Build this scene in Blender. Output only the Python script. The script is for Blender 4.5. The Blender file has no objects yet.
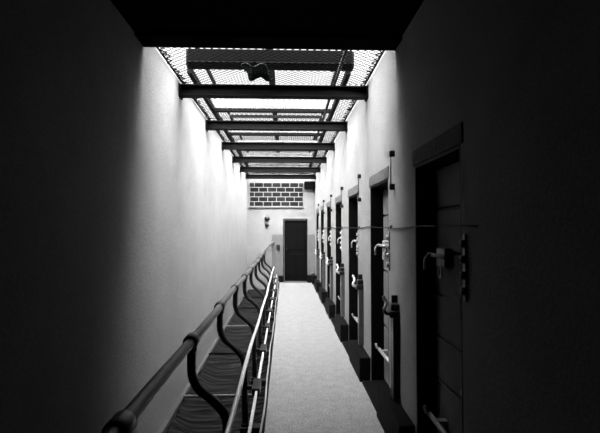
import bpy, bmesh, math, random
from mathutils import Vector, Matrix
random.seed(7)
S = bpy.context.scene
C = S.collection
F = 430.0                      # focal length in pixels for a 600 px wide frame
EYE = 1.65
XL, XR = -1.16, 0.92           # plaster faces of the two long walls
YE = 13.16                     # end wall
YB = -3.0                      # wall behind the camera
ZB = -3.0                      # floor of the well below the walkway
ZM = 3.255                     # level of the overhead wire mesh
EDGE = 3.53                    # where the solid ceiling stops

# ------------------------------------------------------------------ materials
ALB = .24      # scales most finishes darker than real, to cut light bounced into the near end
def mat(name, col, rough=0.7, metal=0.0, var=0.0, scale=3.0, bump=0.0, bscale=60.0, spec=0.5, col2=None, speck=0.0, sscale=70.0, alb=None):
    col = tuple(c*(alb or ALB) for c in col); spec *= ALB*.3
    m = bpy.data.materials.new(name); m.use_nodes = True
    nt = m.node_tree; b = nt.nodes['Principled BSDF']
    b.inputs['Base Color'].default_value = (*col, 1)
    b.inputs['Roughness'].default_value = rough
    b.inputs['Metallic'].default_value = metal
    b.inputs['Specular IOR Level'].default_value = spec
    tc = nt.nodes.new('ShaderNodeTexCoord')
    if var or col2:
        n = nt.nodes.new('ShaderNodeTexNoise'); n.inputs['Scale'].default_value = scale
        n.inputs['Detail'].default_value = 8; n.inputs['Roughness'].default_value = 0.65
        nt.links.new(tc.outputs['Object'], n.inputs['Vector'])
        r = nt.nodes.new('ShaderNodeValToRGB')
        lo = col2 or tuple(c*(1-var) for c in col)
        r.color_ramp.elements[0].position = 0.33; r.color_ramp.elements[0].color = (*lo, 1)
        r.color_ramp.elements[1].position = 0.62; r.color_ramp.elements[1].color = (*col, 1)
        nt.links.new(n.outputs['Fac'], r.inputs['Fac'])
        out = r.outputs['Color']
        if speck:
            n3 = nt.nodes.new('ShaderNodeTexNoise'); n3.inputs['Scale'].default_value = sscale
            n3.inputs['Detail'].default_value = 3
            nt.links.new(tc.outputs['Object'], n3.inputs['Vector'])
            m3 = nt.nodes.new('ShaderNodeMapRange')
            m3.inputs['From Min'].default_value = .3; m3.inputs['From Max'].default_value = .7
            m3.inputs['To Min'].default_value = 1-speck; m3.inputs['To Max'].default_value = 1+speck
            nt.links.new(n3.outputs['Fac'], m3.inputs['Value'])
            vm = nt.nodes.new('ShaderNodeVectorMath'); vm.operation = 'SCALE'
            nt.links.new(out, vm.inputs[0]); nt.links.new(m3.outputs['Result'], vm.inputs['Scale'])
            out = vm.outputs[0]
        nt.links.new(out, b.inputs['Base Color'])
    if bump:
        n2 = nt.nodes.new('ShaderNodeTexNoise'); n2.inputs['Scale'].default_value = bscale
        n2.inputs['Detail'].default_value = 6
        nt.links.new(tc.outputs['Object'], n2.inputs['Vector'])
        bp = nt.nodes.new('ShaderNodeBump'); bp.inputs['Strength'].default_value = bump
        bp.inputs['Distance'].default_value = 0.01
        nt.links.new(n2.outputs['Fac'], bp.inputs['Height'])
        nt.links.new(bp.outputs['Normal'], b.inputs['Normal'])
    return m

M = {}
M['plaster'] = mat('plaster', (.47,.47,.47), .85, var=.16, scale=2.2, bump=.35, bscale=45, spec=.25, speck=.16, sscale=85)
M['concrete'] = mat('concrete', (.40,.40,.40), .8, var=.22, scale=9, bump=.4, bscale=120, spec=.3, speck=.45, sscale=75)
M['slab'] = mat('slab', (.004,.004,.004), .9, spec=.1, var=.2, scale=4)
M['dado'] = mat('dado', (.27,.27,.27), .7, var=.1, scale=5, spec=.3)
M['lintel'] = mat('lintel', (.25,.25,.25), .85, var=.45, scale=18, bump=.4, bscale=90, spec=.2)
M['darkpaint'] = mat('darkpaint', (.006,.006,.006), .55, var=.2, scale=6, spec=.3)
M['plinth'] = mat('plinth', (.010,.010,.010), .6, var=.3, scale=8, spec=.3)
M['iron'] = mat('iron', (.012,.012,.012), .38, var=.3, scale=20, spec=3.0)
M['girder'] = mat('girder', (.005,.005,.005), .6, var=.3, scale=14, spec=.3)
M['worn'] = mat('worn_steel', (.75,.75,.75), .38, metal=.8, var=.15, scale=25, alb=.8)
M['dull'] = mat('dull_steel', (.45,.45,.45), .45, metal=.6, var=.3, scale=25, alb=.5)
M['rail'] = mat('rail_steel', (.24,.24,.24), .36, metal=.4, var=.3, scale=15)
M['galv'] = mat('galvanised', (.80,.80,.80), .45, metal=.3, var=.2, scale=30)
M['grey'] = mat('grey_paint', (.13,.13,.13), .5, var=.2, scale=12, spec=.4)
M['door'] = mat('door_paint', (.34,.34,.34), .6, var=.35, scale=7, bump=.2, bscale=30, spec=.3)
M['white'] = mat('white_paint', (.26,.26,.26), .7, var=.08, scale=4)
M['wire'] = mat('wire', (.003,.003,.003), .95, spec=.05, var=.3, scale=30)
M['cable'] = mat('cable', (.015,.015,.015), .6)
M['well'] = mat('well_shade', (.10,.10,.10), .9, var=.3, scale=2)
M['rag'] = mat('rag', (.02,.03,.03), .9, var=.6, scale=14, bump=.5, bscale=20)

def net_mat():
    m = mat('net_sheet', (.02,.02,.02), .55, spec=.3)
    nt = m.node_tree; b = nt.nodes['Principled BSDF']
    tc = nt.nodes.new('ShaderNodeTexCoord')
    mp = nt.nodes.new('ShaderNodeMapping'); mp.inputs['Scale'].default_value = (.35, 1.0, 1.0)
    w = nt.nodes.new('ShaderNodeTexWave'); w.bands_direction = 'Y'
    w.inputs['Scale'].default_value = 4.5; w.inputs['Distortion'].default_value = 6.0
    w.inputs['Detail'].default_value = 3; w.inputs['Detail Scale'].default_value = 1.2
    nt.links.new(tc.outputs['Object'], mp.inputs['Vector']); nt.links.new(mp.outputs['Vector'], w.inputs['Vector'])
    r = nt.nodes.new('ShaderNodeValToRGB')
    r.color_ramp.elements[0].position = .25; r.color_ramp.elements[0].color = (.002,.002,.002,1)
    r.color_ramp.elements[1].position = .75; r.color_ramp.elements[1].color = (.007,.007,.007,1)
    nt.links.new(w.outputs['Color'], r.inputs['Fac']); nt.links.new(r.outputs['Color'], b.inputs['Base Color'])
    bp = nt.nodes.new('ShaderNodeBump'); bp.inputs['Strength'].default_value = .8; bp.inputs['Distance'].default_value = .02
    nt.links.new(w.outputs['Fac'], bp.inputs['Height']); nt.links.new(bp.outputs['Normal'], b.inputs['Normal'])
    return m
M['net'] = net_mat()

def brick_mat():
    m = bpy.data.materials.new('bricks'); m.use_nodes = True
    nt = m.node_tree; b = nt.nodes['Principled BSDF']; b.inputs['Roughness'].default_value = .9; b.inputs['Specular IOR Level'].default_value = .04
    tc = nt.nodes.new('ShaderNodeTexCoord')
    sep = nt.nodes.new('ShaderNodeSeparateXYZ'); cmb = nt.nodes.new('ShaderNodeCombineXYZ')
    nt.links.new(tc.outputs['Object'], sep.inputs[0])
    nt.links.new(sep.outputs['X'], cmb.inputs['X']); nt.links.new(sep.outputs['Z'], cmb.inputs['Y'])
    t = nt.nodes.new('ShaderNodeTexBrick')
    t.inputs['Scale'].default_value = 1.0
    t.inputs['Brick Width'].default_value = .27; t.inputs['Row Height'].default_value = .145
    t.inputs['Mortar Size'].default_value = .011; t.inputs['Mortar Smooth'].default_value = .2
    t.inputs['Color1'].default_value = (.004,.004,.004,1); t.inputs['Color2'].default_value = (.010,.010,.010,1)
    t.inputs['Mortar'].default_value = (.11,.11,.11,1)
    nt.links.new(cmb.outputs[0], t.inputs['Vector'])
    nt.links.new(t.outputs['Color'], b.inputs['Base Color'])
    bp = nt.nodes.new('ShaderNodeBump'); bp.inputs['Strength'].default_value = .6; bp.inputs['Distance'].default_value = .01
    nt.links.new(t.outputs['Fac'], bp.inputs['Height']); nt.links.new(bp.outputs['Normal'], b.inputs['Normal'])
    return m
M['brick'] = brick_mat()

# ------------------------------------------------------------------ mesh helpers
class MB:
    def __init__(s): s.bm = bmesh.new()
    def box(s, x0, x1, y0, y1, z0, z1, bev=0.0):
        r = bmesh.ops.create_cube(s.bm, size=1.0)
        vs = r['verts']
        for v in vs:
            v.co = Vector(((x0+x1)/2 + v.co.x*(x1-x0), (y0+y1)/2 + v.co.y*(y1-y0), (z0+z1)/2 + v.co.z*(z1-z0)))
        if bev:
            es = list({e for v in vs for e in v.link_edges})
            bmesh.ops.bevel(s.bm, geom=es, offset=bev, segments=2, affect='EDGES', profile=.5)
        return s
    def tube(s, pts, r, n=10, caps=True):
        pts = [Vector(p) for p in pts]
        rs = r if isinstance(r, (list, tuple)) else [r]*len(pts)
        t0 = (pts[1]-pts[0]).normalized()
        up = Vector((0,0,1)) if abs(t0.z) < .9 else Vector((1,0,0))
        u = t0.cross(up).normalized(); rings = []
        for i, p in enumerate(pts):
            if i == 0: t = t0
            elif i == len(pts)-1: t = (pts[i]-pts[i-1]).normalized()
            else: t = ((pts[i+1]-pts[i]).normalized() + (pts[i]-pts[i-1]).normalized()).normalized()
            u = (u - t*u.dot(t)).normalized(); w = t.cross(u)
            rings.append([s.bm.verts.new(p + (u*math.cos(a)+w*math.sin(a))*rs[i]) for a in [2*math.pi*k/n for k in range(n)]])
        for a, b in zip(rings, rings[1:]):
            for k in range(n): s.bm.faces.new((a[k], a[(k+1)%n], b[(k+1)%n], b[k])).smooth = True
        if caps:
            s.bm.faces.new(rings[0][::-1]); s.bm.faces.new(rings[-1])
        return s
    def ribbon(s, pts, w, h):
        """flat bar along pts (mostly along Y): width w in X, height h in Z"""
        rings = []
        for p in pts:
            p = Vector(p)
            rings.append([s.bm.verts.new(p+Vector(o)) for o in ((-w/2,0,-h/2),(w/2,0,-h/2),(w/2,0,h/2),(-w/2,0,h/2))])
        for a, b in zip(rings, rings[1:]):
            for k in range(4): s.bm.faces.new((a[k], a[(k+1)%4], b[(k+1)%4], b[k]))
        s.bm.faces.new(rings[0][::-1]); s.bm.faces.new(rings[-1])
        return s
    def sheet(s, fn, nu, nv):
        g = [[s.bm.verts.new(fn(i/nu, j/nv)) for j in range(nv+1)] for i in range(nu+1)]
        for i in range(nu):
            for j in range(nv):
                s.bm.faces.new((g[i][j], g[i+1][j], g[i+1][j+1], g[i][j+1])).smooth = True
        return s
    def lathe(s, prof, c, axis='Y', n=20):
        rings = []
        for r, d in prof:
            ring = []
            for k in range(n):
                a = 2*math.pi*k/n
                o = {'Y': (r*math.cos(a), d, r*math.sin(a)), 'X': (d, r*math.cos(a), r*math.sin(a)), 'Z': (r*math.cos(a), r*math.sin(a), d)}[axis]
                ring.append(s.bm.verts.new(Vector(c)+Vector(o)))
            rings.append(ring)
        for a, b in zip(rings, rings[1:]):
            for k in range(n): s.bm.faces.new((a[k], a[(k+1)%n], b[(k+1)%n], b[k])).smooth = True
        s.bm.faces.new(rings[0][::-1]); s.bm.faces.new(rings[-1])
        return s
    def build(s, name, m, parent=None, loc=None):
        bmesh.ops.recalc_face_normals(s.bm, faces=s.bm.faces[:])
        me = bpy.data.meshes.new(name); s.bm.to_mesh(me); s.bm.free()
        me.materials.append(m)
        o = bpy.data.objects.new(name, me); C.objects.link(o)
        if parent: o.parent = parent
        if loc: o.location = loc
        return o

def tag(o, label, cat, group=None, kind=None):
    o['label'] = label; o['category'] = cat
    if group: o['group'] = group
    if kind: o['kind'] = kind
    return o
def thing(name, label, cat, loc=(0,0,0), group=None, kind=None):
    o = bpy.data.objects.new(name, None); C.objects.link(o); o.location = loc
    o.empty_display_size = .1
    return tag(o, label, cat, group, kind)
def copy_tree(o, parent=None):
    c = o.copy(); C.objects.link(c)
    if parent: c.parent = parent
    for ch in list(o.children): copy_tree(ch, c)
    return c
ORD = ['first','second','third','fourth','fifth','sixth','seventh','eighth','ninth','tenth']

# ------------------------------------------------------------------ walkway and well
fl = MB().box(-.165, XR+.35, YB, YE, -.35, 0).build('floor', M['concrete'])
tag(fl, 'pale speckled concrete walkway running to the end door', 'floor', kind='structure')
k = MB().box(-.20, -.165, YB, YE, -.40, .035, .004).build('trim_1', M['plinth'])
tag(k, 'dark kerb along the open side of the walkway', 'kerb', kind='structure')
pts = [(-.190+.006*math.sin(y*1.9)+.004*math.sin(y*5.1), y, .044+.005*math.sin(y*2.7+1)) for y in [YB+i*.15 for i in range(int((YE-YB)/.15)+1)]]
MB().ribbon(pts, .015, .012).build('edge_strip', M['dull'], k)['label'] = 'bright worn steel edge strip'
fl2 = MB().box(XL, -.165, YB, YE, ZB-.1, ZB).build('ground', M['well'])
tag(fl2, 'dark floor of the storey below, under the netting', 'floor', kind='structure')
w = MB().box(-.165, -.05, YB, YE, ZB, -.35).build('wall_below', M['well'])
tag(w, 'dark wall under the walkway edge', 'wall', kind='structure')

# ------------------------------------------------------------------ walls
wl = MB().box(XL-.3, XL, YB-.3, YE+.3, ZB-.1, 3.34).build('wall_left', M['plaster'])
tag(wl, 'long bare white plaster wall beside the railing', 'wall', kind='structure')
wb = MB().box(XL, XR+.4, YB-.3, YB, ZB-.1, 3.34).build('wall_back', M['well'])
tag(wb, 'plain dark wall behind the viewer', 'wall', kind='structure')
we = MB()
DX0, DX1, DZ = -.05, .68, 1.93
we.box(XL, DX0, YE, YE+.3, ZB-.1, 3.34).box(DX1, XR+.4, YE, YE+.3, ZB-.1, 3.34).box(DX0, DX1, YE, YE+.3, DZ, 3.34).box(DX0, DX1, YE, YE+.3, ZB-.1, 0)
we = we.build('wall_end', M['plaster'])
tag(we, 'white end wall with a grey painted dado around a dark door', 'wall', kind='structure')
d = MB().box(-.40, DX0-.005, YE-.012, YE, .2, 1.45).build('dado', M['dado'], we); d['label'] = 'grey painted dado'
d = MB().box(DX1+.005, XR, YE-.012, YE, .2, 1.45).build('dado', M['dado'], we); d['label'] = 'grey painted dado'
MB().box(-.2, DX0-.005, YE-.05, YE, 0, .2, .006).build('plinth', M['plinth'], we)['label'] = 'black skirting'
MB().box(DX1+.005, XR, YE-.16, YE, 0, .22, .006).build('plinth', M['plinth'], we)['label'] = 'black skirting'

# cell doors: positions of the openings along the wall on the far side of the walkway
PITCH, DW, DH = 1.59, .80, 2.09
far = [4.60 + PITCH*i for i in range(-1, 6)]
opens = [(f-DW, f) for f in far]
edges = [YB] + [e for o in opens for e in o] + [YE]
wr = MB()
for a, b in zip(edges[0::2], edges[1::2]): wr.box(XR, XR+.4, a, b, ZB-.1, DH)
wr.box(XR, XR+.4, YB, YE, DH, 3.34)
for a, b in opens: wr.box(XR, XR+.4, a, b, ZB-.1, -.35); wr.box(XR+.33, XR+.4, a, b, 0, DH)
wr = wr.build('wall_right', M['plaster'])
tag(wr, 'white plaster wall with the row of recessed cell doors', 'wall', kind='structure')
for a, b in zip(edges[0::2], edges[1::2]):
    if b-a > .15:
        q = MB().box(.80, XR, a+.02, b-.02, 0, .26, .012).build('baseboard_right', M['plinth'])
        tag(q, 'black painted plinth at foot of wall between cell doors', 'plinth', 'plinths between the cell doors', 'structure')

def cell_door(i):
    t = thing('door_%d' % (i+2), '', 'door', (XR, opens[i][0]+DW/2, 0), kind='structure')
    h = DW/2
    fr = MB().box(0, .20, h-.02, h, 0, DH).box(0, .20, -h, -h+.02, 0, DH).box(0, .20, -h, h, DH-.02, DH).build('frame', M['darkpaint'], t)
    fr['label'] = 'black painted door frame'
    MB().box(-.010, .02, -h-.03, h+.03, DH, DH+.11, .006).build('lintel', M['lintel'], t)['label'] = 'rough grey stone lintel'
    MB().box(-.10, .16, -h+.02, h-.02, 0, .035, .004).build('threshold', M['plinth'], t)
    lf = MB()
    zs = [.04, .33, .62, .91, 1.2, 1.49, 1.78, DH-.025]
    for a, b in zip(zs, zs[1:]): lf.box(.115, .165, -h+.022, h-.022, a+.009, b-.009, .006)
    lf.box(.135, .16, -h+.022, h-.022, .04, DH-.03)
    lf = lf.build('leaf', M['door'], t, (.018,0,0))
    # lock with a bolt sliding into the jamb
    lc = MB().box(.065, .115, .12, .27, 1.40, 1.52, .008).build('lock_case', M['galv'], t, (.018,-.05,0))
    MB().tube([(.05, .05, 1.47), (.05, .37, 1.47)], .014).tube([(.05,.30,1.47),(.02,.30,1.47),(.0,.30,1.44),(0,.30,1.37)], .010).build('bolt', M['galv'], lc)
    MB().tube([(.05, .15+.03*math.cos(a), 1.37+.035*math.sin(a)) for a in [2*math.pi*q/14 for q in range(15)]], .006, 8, False).build('ring', M['galv'], lc)
    fb = MB().tube([(.055, -.13, .375), (.055, .34, .375)], .016).build('foot_bolt', M['galv'], t, (.018,0,0))
    MB().box(.055, .115, -.08, -.03, .345, .405, .004).box(.055, .115, .16, .21, .345, .405, .004).build('keeper', M['galv'], fb)
    MB().tube([(.055,.34,.375),(.03,.345,.39),(.02,.345,.43)], .012).build('handle', M['galv'], fb)
    MB().box(.095, .115, -.1, .06, 1.10, 1.24, .006).build('hatch', M['door'], t, (.018,0,0))
    MB().lathe([(.012,0),(.02,-.01),(.022,-.03),(.012,-.04)], (.115,-.14,.70), 'X').build('knob', M['galv'], t, (.018,0,0))
    hp = MB()
    hp.box(-.012, 0, -h-.065, -h-.035, 1.28, 1.62, .003)
    hp = hp.build('hinge_plate', M['galv'], t)
    hp['label'] = 'bright steel hinge plate on wall'
    kn = MB()
    for q in range(4): kn.tube([(-.018, -h-.05, 1.31+q*.08), (-.018, -h-.05, 1.35+q*.08)], .014, 10)
    kn.build('knuckle', M['galv'], hp)
    return t
d0 = cell_door(0)
dl = ['dark cell door in the unlit part of the passage, lock faintly visible',
      'recessed cell door just past the black lock lever, shiny foot bolt near floor']
for i in range(7):
    t = d0 if i == 0 else copy_tree(d0)
    if i: t.name = 'door_%d' % (i+2)
    t.location = (XR, opens[i][0]+DW/2, 0)
    t['label'] = dl[i] if i < 2 else 'recessed cell door, %s along the lit wall counting from the camera' % ORD[i-1]
    t['group'] = 'cell doors along the passage'
d_last = opens

# end door
t = thing('door_1', 'plain black door in the middle of the end wall', 'door', ((DX0+DX1)/2, YE, 0), kind='structure')
hw = (DX1-DX0)/2
MB().box(-hw, -hw+.03, -.02, .1, 0, DZ).box(hw-.03, hw, -.02, .1, 0, DZ).box(-hw, hw, -.02, .1, DZ-.03, DZ).build('frame', M['darkpaint'], t)
l = MB().box(-hw+.032, hw-.032, .04, .09, .03, DZ-.035)
for z0, z1 in ((.15,.85),(1.0,1.75)):
    for sx in (-1, 1): l.box(min(sx*.04, sx*(hw-.09)), max(sx*.04, sx*(hw-.09)), .03, .05, z0, z1, .006)
l = l.build('leaf', M['darkpaint'], t)
MB().lathe([(.012,0),(.02,-.02),(.026,-.045),(.014,-.06)], (-.26,.04,1.0), 'Y').build('knob', M['iron'], l)
MB().box(-hw, hw, -.10, .1, 0, .025, .004).build('threshold', M['grey'], t)

# bricked-up opening
b = MB().box(0, 1.62, -.02, 0, 0, .72).build('brick_infill', M['brick'], loc=(-1.07, YE, 2.31))
tag(b, 'patch of dark bricks with pale mortar high on end wall', 'brick infill')
MB().box(-.02, 1.64, -.05, 0, -.045, -.002, .006).build('sill', M['white'], b)
br = MB().box(0, .33, -.22, 0, 0, .20, .006).box(.27, .31, -.14, -.02, -.08, 0).build('bearing_block', M['girder'], loc=(.585, YE, 2.86))
tag(br, 'black steel bearing block beside the brick patch', 'bracket')

# bells and the box by the door
def bell(r, z, label):
    t = thing('alarm_bell', label, 'bell', (-.55, YE, z), 'alarm bells on the end wall')
    MB().lathe([(r*.5,0),(r*.5,-.03),(r*.45,-.03)], (0,0,0)).build('base', M['iron'], t)
    MB().lathe([(r,-.03),(r*.98,-.05),(r*.8,-.075),(r*.45,-.092),(.012,-.098)], (0,0,0), n=28).build('gong', M['iron'], t)
    MB().lathe([(.014,-.09),(.014,-.108),(.006,-.112)], (0,0,0)).build('screw', M['iron'], t)
bell(.076, 1.94, 'larger upper round black bell on the white end wall')
bell(.062, 1.745, 'smaller round black bell just below the other bell')
t = thing('switch_box', 'small black switch box on the grey dado near end door', 'switch', (-.205, YE-.012, .98))
MB().box(-.05, .05, -.05, 0, 0, .17, .008).build('case', M['iron'], t)
MB().tube([(0,-.05,.09),(0,-.075,.11)], .008).build('toggle', M['grey'], t)

# ------------------------------------------------------------------ lock levers at every pier
LY = [3.48 + PITCH*i for i in range(0, 6)]
def lever():
    t = thing('lock_lever', '', 'lever', (XR, 0, 0), 'lock levers between the cell doors')
    MB().box(-.055, 0, -.05, -.015, .28, .95, .004).box(-.055, 0, .015, .05, .28, .95, .004).box(-.03, 0, -.015, .015, .28, .95).build('channel', M['grey'], t)
    MB().tube([(-.045, 0, .28), (-.045, 0, .97)], .011).build('rod', M['galv'], t)
    h = MB().box(-.085, 0, -.06, .06, .93, .985, .01).box(-.07, 0, -.05, .05, .985, 1.04, .012).build('head', M['iron'], t)
    MB().tube([(-.07,-.045,.96),(-.11,-.045,.965),(-.125,-.04,.985),(-.12,-.02,1.005),(-.10,0,1.02),(-.095,.03,1.05),(-.11,.05,1.075),(-.10,.05,1.09)], .014).build('handle', M['galv'], h)
    MB().lathe([(.012,0),(.02,-.012),(.012,-.025)], (-.085,.03,.96), 'X', 12).build('pivot', M['galv'], h)
    MB().box(-.05, 0, .02, .045, 1.04, 1.10, .004).build('stop', M['iron'], t)
    return t
lv = lever()
for i, y in enumerate(LY):
    t = lv if i == 0 else copy_tree(lv)
    t.location = (XR, y, 0)
    t['label'] = 'black lock lever, darkened for its shade, standing on the wall in front of the unlit passage' if i == 0 else 'pale handled lock lever on wall just before the %s lit cell door from camera' % ORD[i]
# closest lever is black metal; its shade also goes into channel and handle colour
for ch in lv.children:
    if ch.name.startswith(('channel',)):
        ch.data = ch.data.copy(); ch.data.materials[0] = M['iron']
    for g in ch.children:
        if g.name.startswith('handle'):
            g.data = g.data.copy(); g.data.materials[0] = M['iron']

def pull():
    t = thing('pull_rod', '', 'rod', (XR, 0, 1.95), 'pull rods above the lock levers')
    MB().tube([(-.03,0,.0),(-.03,0,.32)], .006, 8).build('rod', M['grey'], t)
    for z in (.01, .29): MB().box(-.045, 0, -.02, .02, z-.02, z+.03, .005).build('eyelet', M['iron'], t)
    return t
pr = pull()
for i, y in enumerate(LY):
    t = pr if i == 0 else copy_tree(pr)
    t.location = (XR, y+.1, 1.98)
    t['label'] = 'thin dark pull rod high on the wall, %s one counting from the camera' % ORD[i]

cb = MB()
pts = []
y = 2.0
while y < YE-.05:
    pts.append((XR-.012, y, 1.655+.008*math.sin(y*3.1)+.004*math.sin(y*7)))
    y += .12
cb = cb.tube(pts, .0045, 8).build('cable', M['cable'])
tag(cb, 'thin black cable strung along the wall at eye height across the doors', 'cable')
cl = MB()
for i in range(1, 7):
    y = opens[i][0]-.12
    MB().box(XR-.018, XR, y-.012, y+.012, 1.642, 1.672, .003).build('clip', M['iron'], cb)

# ------------------------------------------------------------------ railing
RX, RZ = -.578, .95
rl = thing('iron_railing', 'black iron railing with S-curved balusters along the walkway edge', 'railing', (0, 0, 0))
pts = [(RX, -1.0, RZ)]
y = -.6
while y < 11.3: pts.append((RX+.004*math.sin(y*2.3), y, RZ+.004*math.sin(y*1.7))); y += .35
pts += [(RX, 11.5, .955), (-.575, 11.9, .985), (-.53, 12.3, 1.05), (-.46, 12.7, 1.13), (-.38, 13.0, 1.19), (-.36, YE, 1.21)]
MB().tube(pts, .031, 14).build('top_rail', M['rail'], rl)
PY = [2.71+1.165*i for i in range(-1, 9)]
def bez(p, n=6):
    # Catmull-Rom through (x, z)
    out = []
    q = [p[0]]+p+[p[-1]]
    for i in range(1, len(q)-2):
        a, b_, c, d_ = [Vector((v[0],0,v[1])) for v in q[i-1:i+3]]
        for k in range(n):
            t_ = k/n
            out.append(.5*((2*b_)+(c-a)*t_+(2*a-5*b_+4*c-d_)*t_*t_+(3*b_-a-3*c+d_)*t_**3))
    out.append(Vector((p[-1][0],0,p[-1][1])))
    return out
prof = bez([(RX, .94), (RX, .86), (RX, .77), (RX+.010, .715), (-.535, .655), (-.475, .605), (-.415, .55), (-.375, .495), (-.36, .43), (-.357, .36), (-.355, .15), (-.352, -.10)])
tmp = MB().tube(prof, .028, 12).build('baluster', M['iron'], rl)
col = MB().tube([(0,-.055,0),(0,-.045,0),(0,.045,0),(0,.055,0)], [.038,.046,.046,.038], 14).lathe([(.036,-.01),(.036,-.055),(.028,-.07)], (0,0,0), 'Z', 14).build('collar', M['iron'], tmp, (RX,0,RZ))
ft = MB().box(-.395, -.20, -.05, .05, -.16, -.10, .006).box(-.385,-.32,-.035,.035,-.10,-.07,.004).build('foot_plate', M['iron'], tmp)
cp = MB().box(-.285, -.215, -.13, .13, .20, .27, .006).box(-.352, -.25, -.02, .02, .22, .25).build('clamp', M['iron'], tmp)
for i, y in enumerate(PY):
    o = tmp if i == 0 else copy_tree(tmp, rl)
    o.location = (0, y, 0)
    if i > 7:
        dz = .03
def wob(y): return .006*math.sin(y*2.7)+.006*math.sin(y*.9+1)
pts = [(-.322+wob(y), y, .505+.008*math.sin(y*2.69)) for y in [-1+.1*i for i in range(138)]]
MB().tube(pts, .017, 10).build('middle_rail', M['worn'], rl)['label'] = 'bright worn middle rail'
pts = [(-.245, y, .235) for y in [-1+.5*i for i in range(29)]]
MB().ribbon(pts, .02, .03).build('lower_rail', M['worn'], rl)['label'] = 'bright worn lower rail'

# ------------------------------------------------------------------ netting over the open well
ZN = -.20
lg = MB().box(XL, XL+.05, YB, YE, ZN-.06, ZN, .004).build('trim_2', M['rail'])
tag(lg, 'thin steel ledge along the foot of the white wall', 'ledge', kind='structure')
JY = [1.68, 3.27, 4.86, 6.45, 8.25, 10.05, 11.6]
jp = None
for i, y in enumerate(JY):
    t = thing('steel_joist', 'steel joist across the well, %s counting from the camera' % ORD[i], 'joist', (0, y, ZN), 'joists under the netting')
    MB().box(XL+.05, -.20, -.04, .04, -.30, 0, .006).build('body', M['girder'], t)
    MB().ribbon([(0,-.045,.006),(0,-.030,.006)], .84, .014).build('edge', M['dull' if i in (2, 4) else 'girder'], t, (-.70,0,0))
yy = [-1.2]+JY+[YE]
for i, (a, b_) in enumerate(zip(yy, yy[1:])):
    L = b_-a-.10
    sag = .05 if i < 2 else .16
    x0, x1 = XL+.052, -.205
    rnd = random.Random(i)
    ph = rnd.random()*6
    def fn(u, v, L=L, sag=sag, ph=ph):
        x = x0+(x1-x0)*u; y = .05+L*v
        s_ = 4*v*(1-v); e = min(1, 4*u*(1-u)*1.6)
        z = -sag*s_*(.35+.65*e) + (.010*math.sin(v*40+ph+3*math.sin(u*4)) + .008*math.sin(v*71+u*6))*min(1, s_*3)*(1-.4*u)
        return Vector((x, y, z-.012))
    o = MB().sheet(fn, 24, 90).build('safety_net', M['net'], loc=(0, a, ZN))
    md = o.modifiers.new('thick', 'SOLIDIFY'); md.thickness = .006; md.offset = -1
    tag(o, 'dark sagging netting sheet over the well, %s bay counting from the camera' % ORD[i], 'net', 'netting sheets beside the walkway')

# ------------------------------------------------------------------ ceiling slab, girders, mesh
sl = MB().box(XL-.3, XR+.4, YB-.3, EDGE-.22, 3.16, 4.3).build('ceiling', M['slab'])  # unseen upper height added to shade the box beam from low sky
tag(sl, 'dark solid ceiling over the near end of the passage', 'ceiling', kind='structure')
MB().box(XL, XR, EDGE-.22, EDGE, 3.13, 4.3, .006).build('edge_beam', M['slab'], sl)  # unseen upper part likewise raised to block low sky

GY = [4.756+PITCH*i for i in range(6)]
def girder():
    t = thing('steel_girder', '', 'girder', (0,0,3.1), 'girders across the passage')
    g = MB().box(XL, XR, -.01, .01, .01, .125).box(XL, XR, -.055, .055, 0, .016, .003).box(XL, XR, -.055, .055, .11, .127, .003)
    g.build('body', M['girder'], t)
    for x0, x1 in ((XL, XL+.015), (XR-.015, XR)):
        MB().box(x0, x1, -.075, .075, -.015, .13, .003).build('end_plate', M['girder'], t)
    return t
g0 = girder()
for i, y in enumerate(GY):
    t = g0 if i == 0 else copy_tree(g0)
    t.location = (0, y, 3.1)
    t['label'] = 'black steel girder across the overhead mesh, %s counting from the camera' % ORD[i]

def mesh_panel(i, y0, y1):
    P, r = .066, .0026
    W = XR-XL-.03; H = y1-y0
    t = thing('wire_mesh_panel', 'wire mesh ceiling panel, %s bay counting from the camera' % ORD[i], 'mesh panel', (XL+.015, y0, ZM), 'overhead wire mesh panels')
    m = MB()
    for sgn in (1, -1):
        c = -H if sgn > 0 else 0.0
        end = W if sgn > 0 else W+H
        c += P*.5
        while c < end:
            # x = c + sgn*y  (sgn>0)   x = c - y (sgn<0)
            seg = []
            for y in (0, H):
                x = c+sgn*y
                seg.append([x, y])
            (xa, ya), (xb, yb) = seg
            def clipx(x):
                return (x-c)*sgn
            if xa < 0: ya = clipx(0); xa = 0
            if xa > W: ya = clipx(W); xa = W
            if xb < 0: yb = clipx(0); xb = 0
            if xb > W: yb = clipx(W); xb = W
            if abs(yb-ya) > .01:
                z = .003*sgn
                jx = random.uniform(-.004, .004)
                m.tube([(xa, ya, z), ((xa+xb)/2+jx, (ya+yb)/2, z-.01), (xb, yb, z)], r, 4, False)
            c += P
    for v in m.bm.verts:
        zc = -.005; v.co.z = zc+(v.co.z-zc)*1.1
    m.build('weave', M['wire'], t)
    for x in (.012, W-.012): MB().tube([(x,0,0),(x,H,0)], .010, 6).build('edge_wire', M['wire'], t)
    for x, s_ in ((.0, 1), (W, -1)):
        pts = []; n = int(H/.05)
        for q in range(n+1):
            pts.append((x+s_*(.005 if q % 2 else .06)+random.uniform(-.008,.008), H*q/n, .004+random.uniform(-.008,.012)))
        MB().tube(pts, .0055, 5, False).build('lacing', M['wire'], t)
ym = [EDGE]+GY+[YE]
for i, (a, b_) in enumerate(zip(ym, ym[1:])): mesh_panel(i, a+.004, b_-.004)

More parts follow.
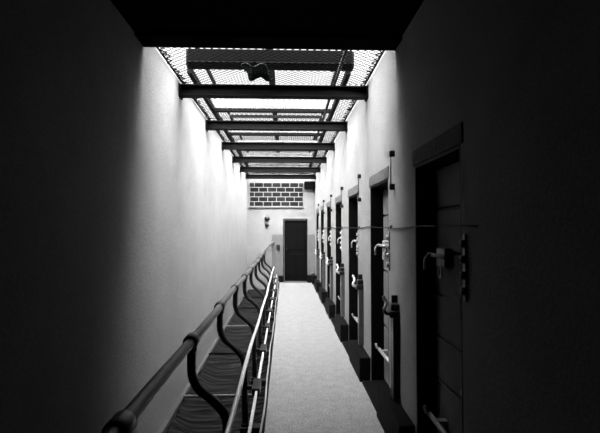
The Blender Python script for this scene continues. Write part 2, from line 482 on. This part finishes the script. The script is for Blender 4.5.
# ------------------------------------------------------------------ skylight framing above the mesh
sb = MB().box(-1.03, .72, -.10, .10, 3.412, 3.545, .01).build('box_beam', M['slab'], loc=(0, 4.62, 0))  # unlit front: its shade is put into the black colour
tag(sb, 'broad box beam coloured black for its shade above the mesh before the first girder', 'beam', kind='thing')
MB().box(-1.04, .73, -.11, .11, 3.398, 3.411).build('flange', M['girder'], sb)
MB().box(-1.05,-1.03,-.07,.07,3.38,3.54).build('end_plate', M['girder'], sb)
MB().box(.72,.74,-.07,.07,3.38,3.54).build('end_plate', M['girder'], sb)
for i in range(5):
    y = 6.30+PITCH*i
    t = thing('roof_joist', 'white painted roof joist above the mesh, %s counting from the camera' % ORD[i], 'joist', (0, y, 3.35), 'white roof joists over the mesh')
    MB().box(-1.05, .70, -.02, .02, .05, .24, .004).build('board', M['white'], t)
    MB().box(-1.05, .70, -.04, .03, .0, .05, .004).build('flange', M['girder'], t)
for x, s_ in ((-1.06, 'near the bare wall'), (.71, 'near the cell doors')):
    t = MB().box(-.025, .025, 4.75, YE, 3.36, 3.44, .004).build('roof_runner', M['girder'], loc=(x, 0, 0))
    tag(t, 'dark steel runner along the skylight, %s' % s_, 'runner')
    for i in range(5): MB().box(-.03,.03, 5.5+PITCH*i-.05, 5.5+PITCH*i+.05, 3.34, 3.46).build('clip', M['girder'], t)
for i in range(5):
    y0 = 4.85+PITCH*i
    t = thing('skylight_frame', 'dark skylight glazing frame above the mesh, %s bay counting from the camera' % ORD[i+1], 'skylight frame', (0, y0, 3.72), 'skylight frames')
    MB().box(-1.04, .70, 0, .035, 0, .05).box(-1.04,-1.005,.03,1.4,0,.05).box(.665,.70,.03,1.4,0,.05).build('frame', M['girder'], t)
    MB().box(-.23, -.14, .03, 1.4, 0, .05).build('bar', M['girder'], t)

p = MB().tube([(.56, 3.7, 3.285), (.56, 5.2, 3.285), (.57, 6.3, 3.285), (.57, 7.9, 3.285)], .018, 10).build('conduit', M['grey'])
tag(p, 'thin conduit lying lengthwise on the overhead mesh', 'pipe')
pts = [(.44+.20*u+.03*math.sin(u*9), 4.50+.16*math.sin(u*5), 3.355+.03*math.sin(u*7)) for u in [q/24 for q in range(25)]]
lw = MB().tube(pts, .007, 6).build('loose_wire', M['wire'])
tag(lw, 'loose curled wire end on the mesh beside the box beam', 'wire')
def rg(u, v):
    return Vector((-.45+.25*u+.06*v, 4.36+.40*v, 3.30+.02*math.sin(u*9+v*4)+.02*math.sin(v*13)+.03*u*(1-u)))
o = MB().sheet(rg, 14, 22).build('crumpled_cloth', M['rag'])
md = o.modifiers.new('thick', 'SOLIDIFY'); md.thickness = .008; md.offset = 1
tag(o, 'dark crumpled cloth lying on the mesh under the box beam', 'cloth')

# ------------------------------------------------------------------ sky, camera, view
w = bpy.data.worlds.new('Overcast'); S.world = w; w.use_nodes = True
# overcast sky: bright overhead and behind, much duller ahead
nt = w.node_tree; bg = nt.nodes['Background']
SKY_BASE, SKY_PEAK, BAND, HALF0, HALF1 = 1.6, 106.0, -.80, 1.20, .70
tc = nt.nodes.new('ShaderNodeTexCoord')
nv = nt.nodes.new('ShaderNodeVectorMath'); nv.operation = 'NORMALIZE'
sp = nt.nodes.new('ShaderNodeSeparateXYZ')
ad = nt.nodes.new('ShaderNodeMath'); ad.operation = 'SUBTRACT'; ad.inputs[1].default_value = BAND
ab = nt.nodes.new('ShaderNodeMath'); ab.operation = 'ABSOLUTE'
nt.links.new(tc.outputs['Generated'], nv.inputs[0]); nt.links.new(nv.outputs[0], sp.inputs[0])
nt.links.new(sp.outputs['Y'], ad.inputs[0]); nt.links.new(ad.outputs[0], ab.inputs[0])
mr = nt.nodes.new('ShaderNodeMapRange'); mr.interpolation_type = 'SMOOTHSTEP'
mr.inputs['From Min'].default_value = HALF0; mr.inputs['From Max'].default_value = HALF1
mr.inputs['To Min'].default_value = SKY_BASE; mr.inputs['To Max'].default_value = SKY_PEAK
nt.links.new(ab.outputs[0], mr.inputs['Value'])
bg.inputs['Color'].default_value = (1,1,1,1)
nt.links.new(mr.outputs['Result'], bg.inputs['Strength'])
cam = bpy.data.cameras.new('Camera'); cam.sensor_width = 36; cam.lens = 36*F/600
co = bpy.data.objects.new('Camera', cam); C.objects.link(co)
co.location = (0, 0, EYE)
yaw = math.atan(15/F); pitch = math.atan(11.5/F)
co.rotation_euler = (math.pi/2+pitch, 0, -yaw)
cam.clip_start = .02
S.camera = co
S.view_settings.view_transform = 'Standard'; S.view_settings.look = 'None'
S.view_settings.gamma = 1; S.view_settings.exposure = 0.0
try:
    S.view_settings.use_curve_mapping = False
    S.cycles.use_denoising = True
    S.cycles.max_bounces = 8; S.cycles.diffuse_bounces = 1
except Exception: pass
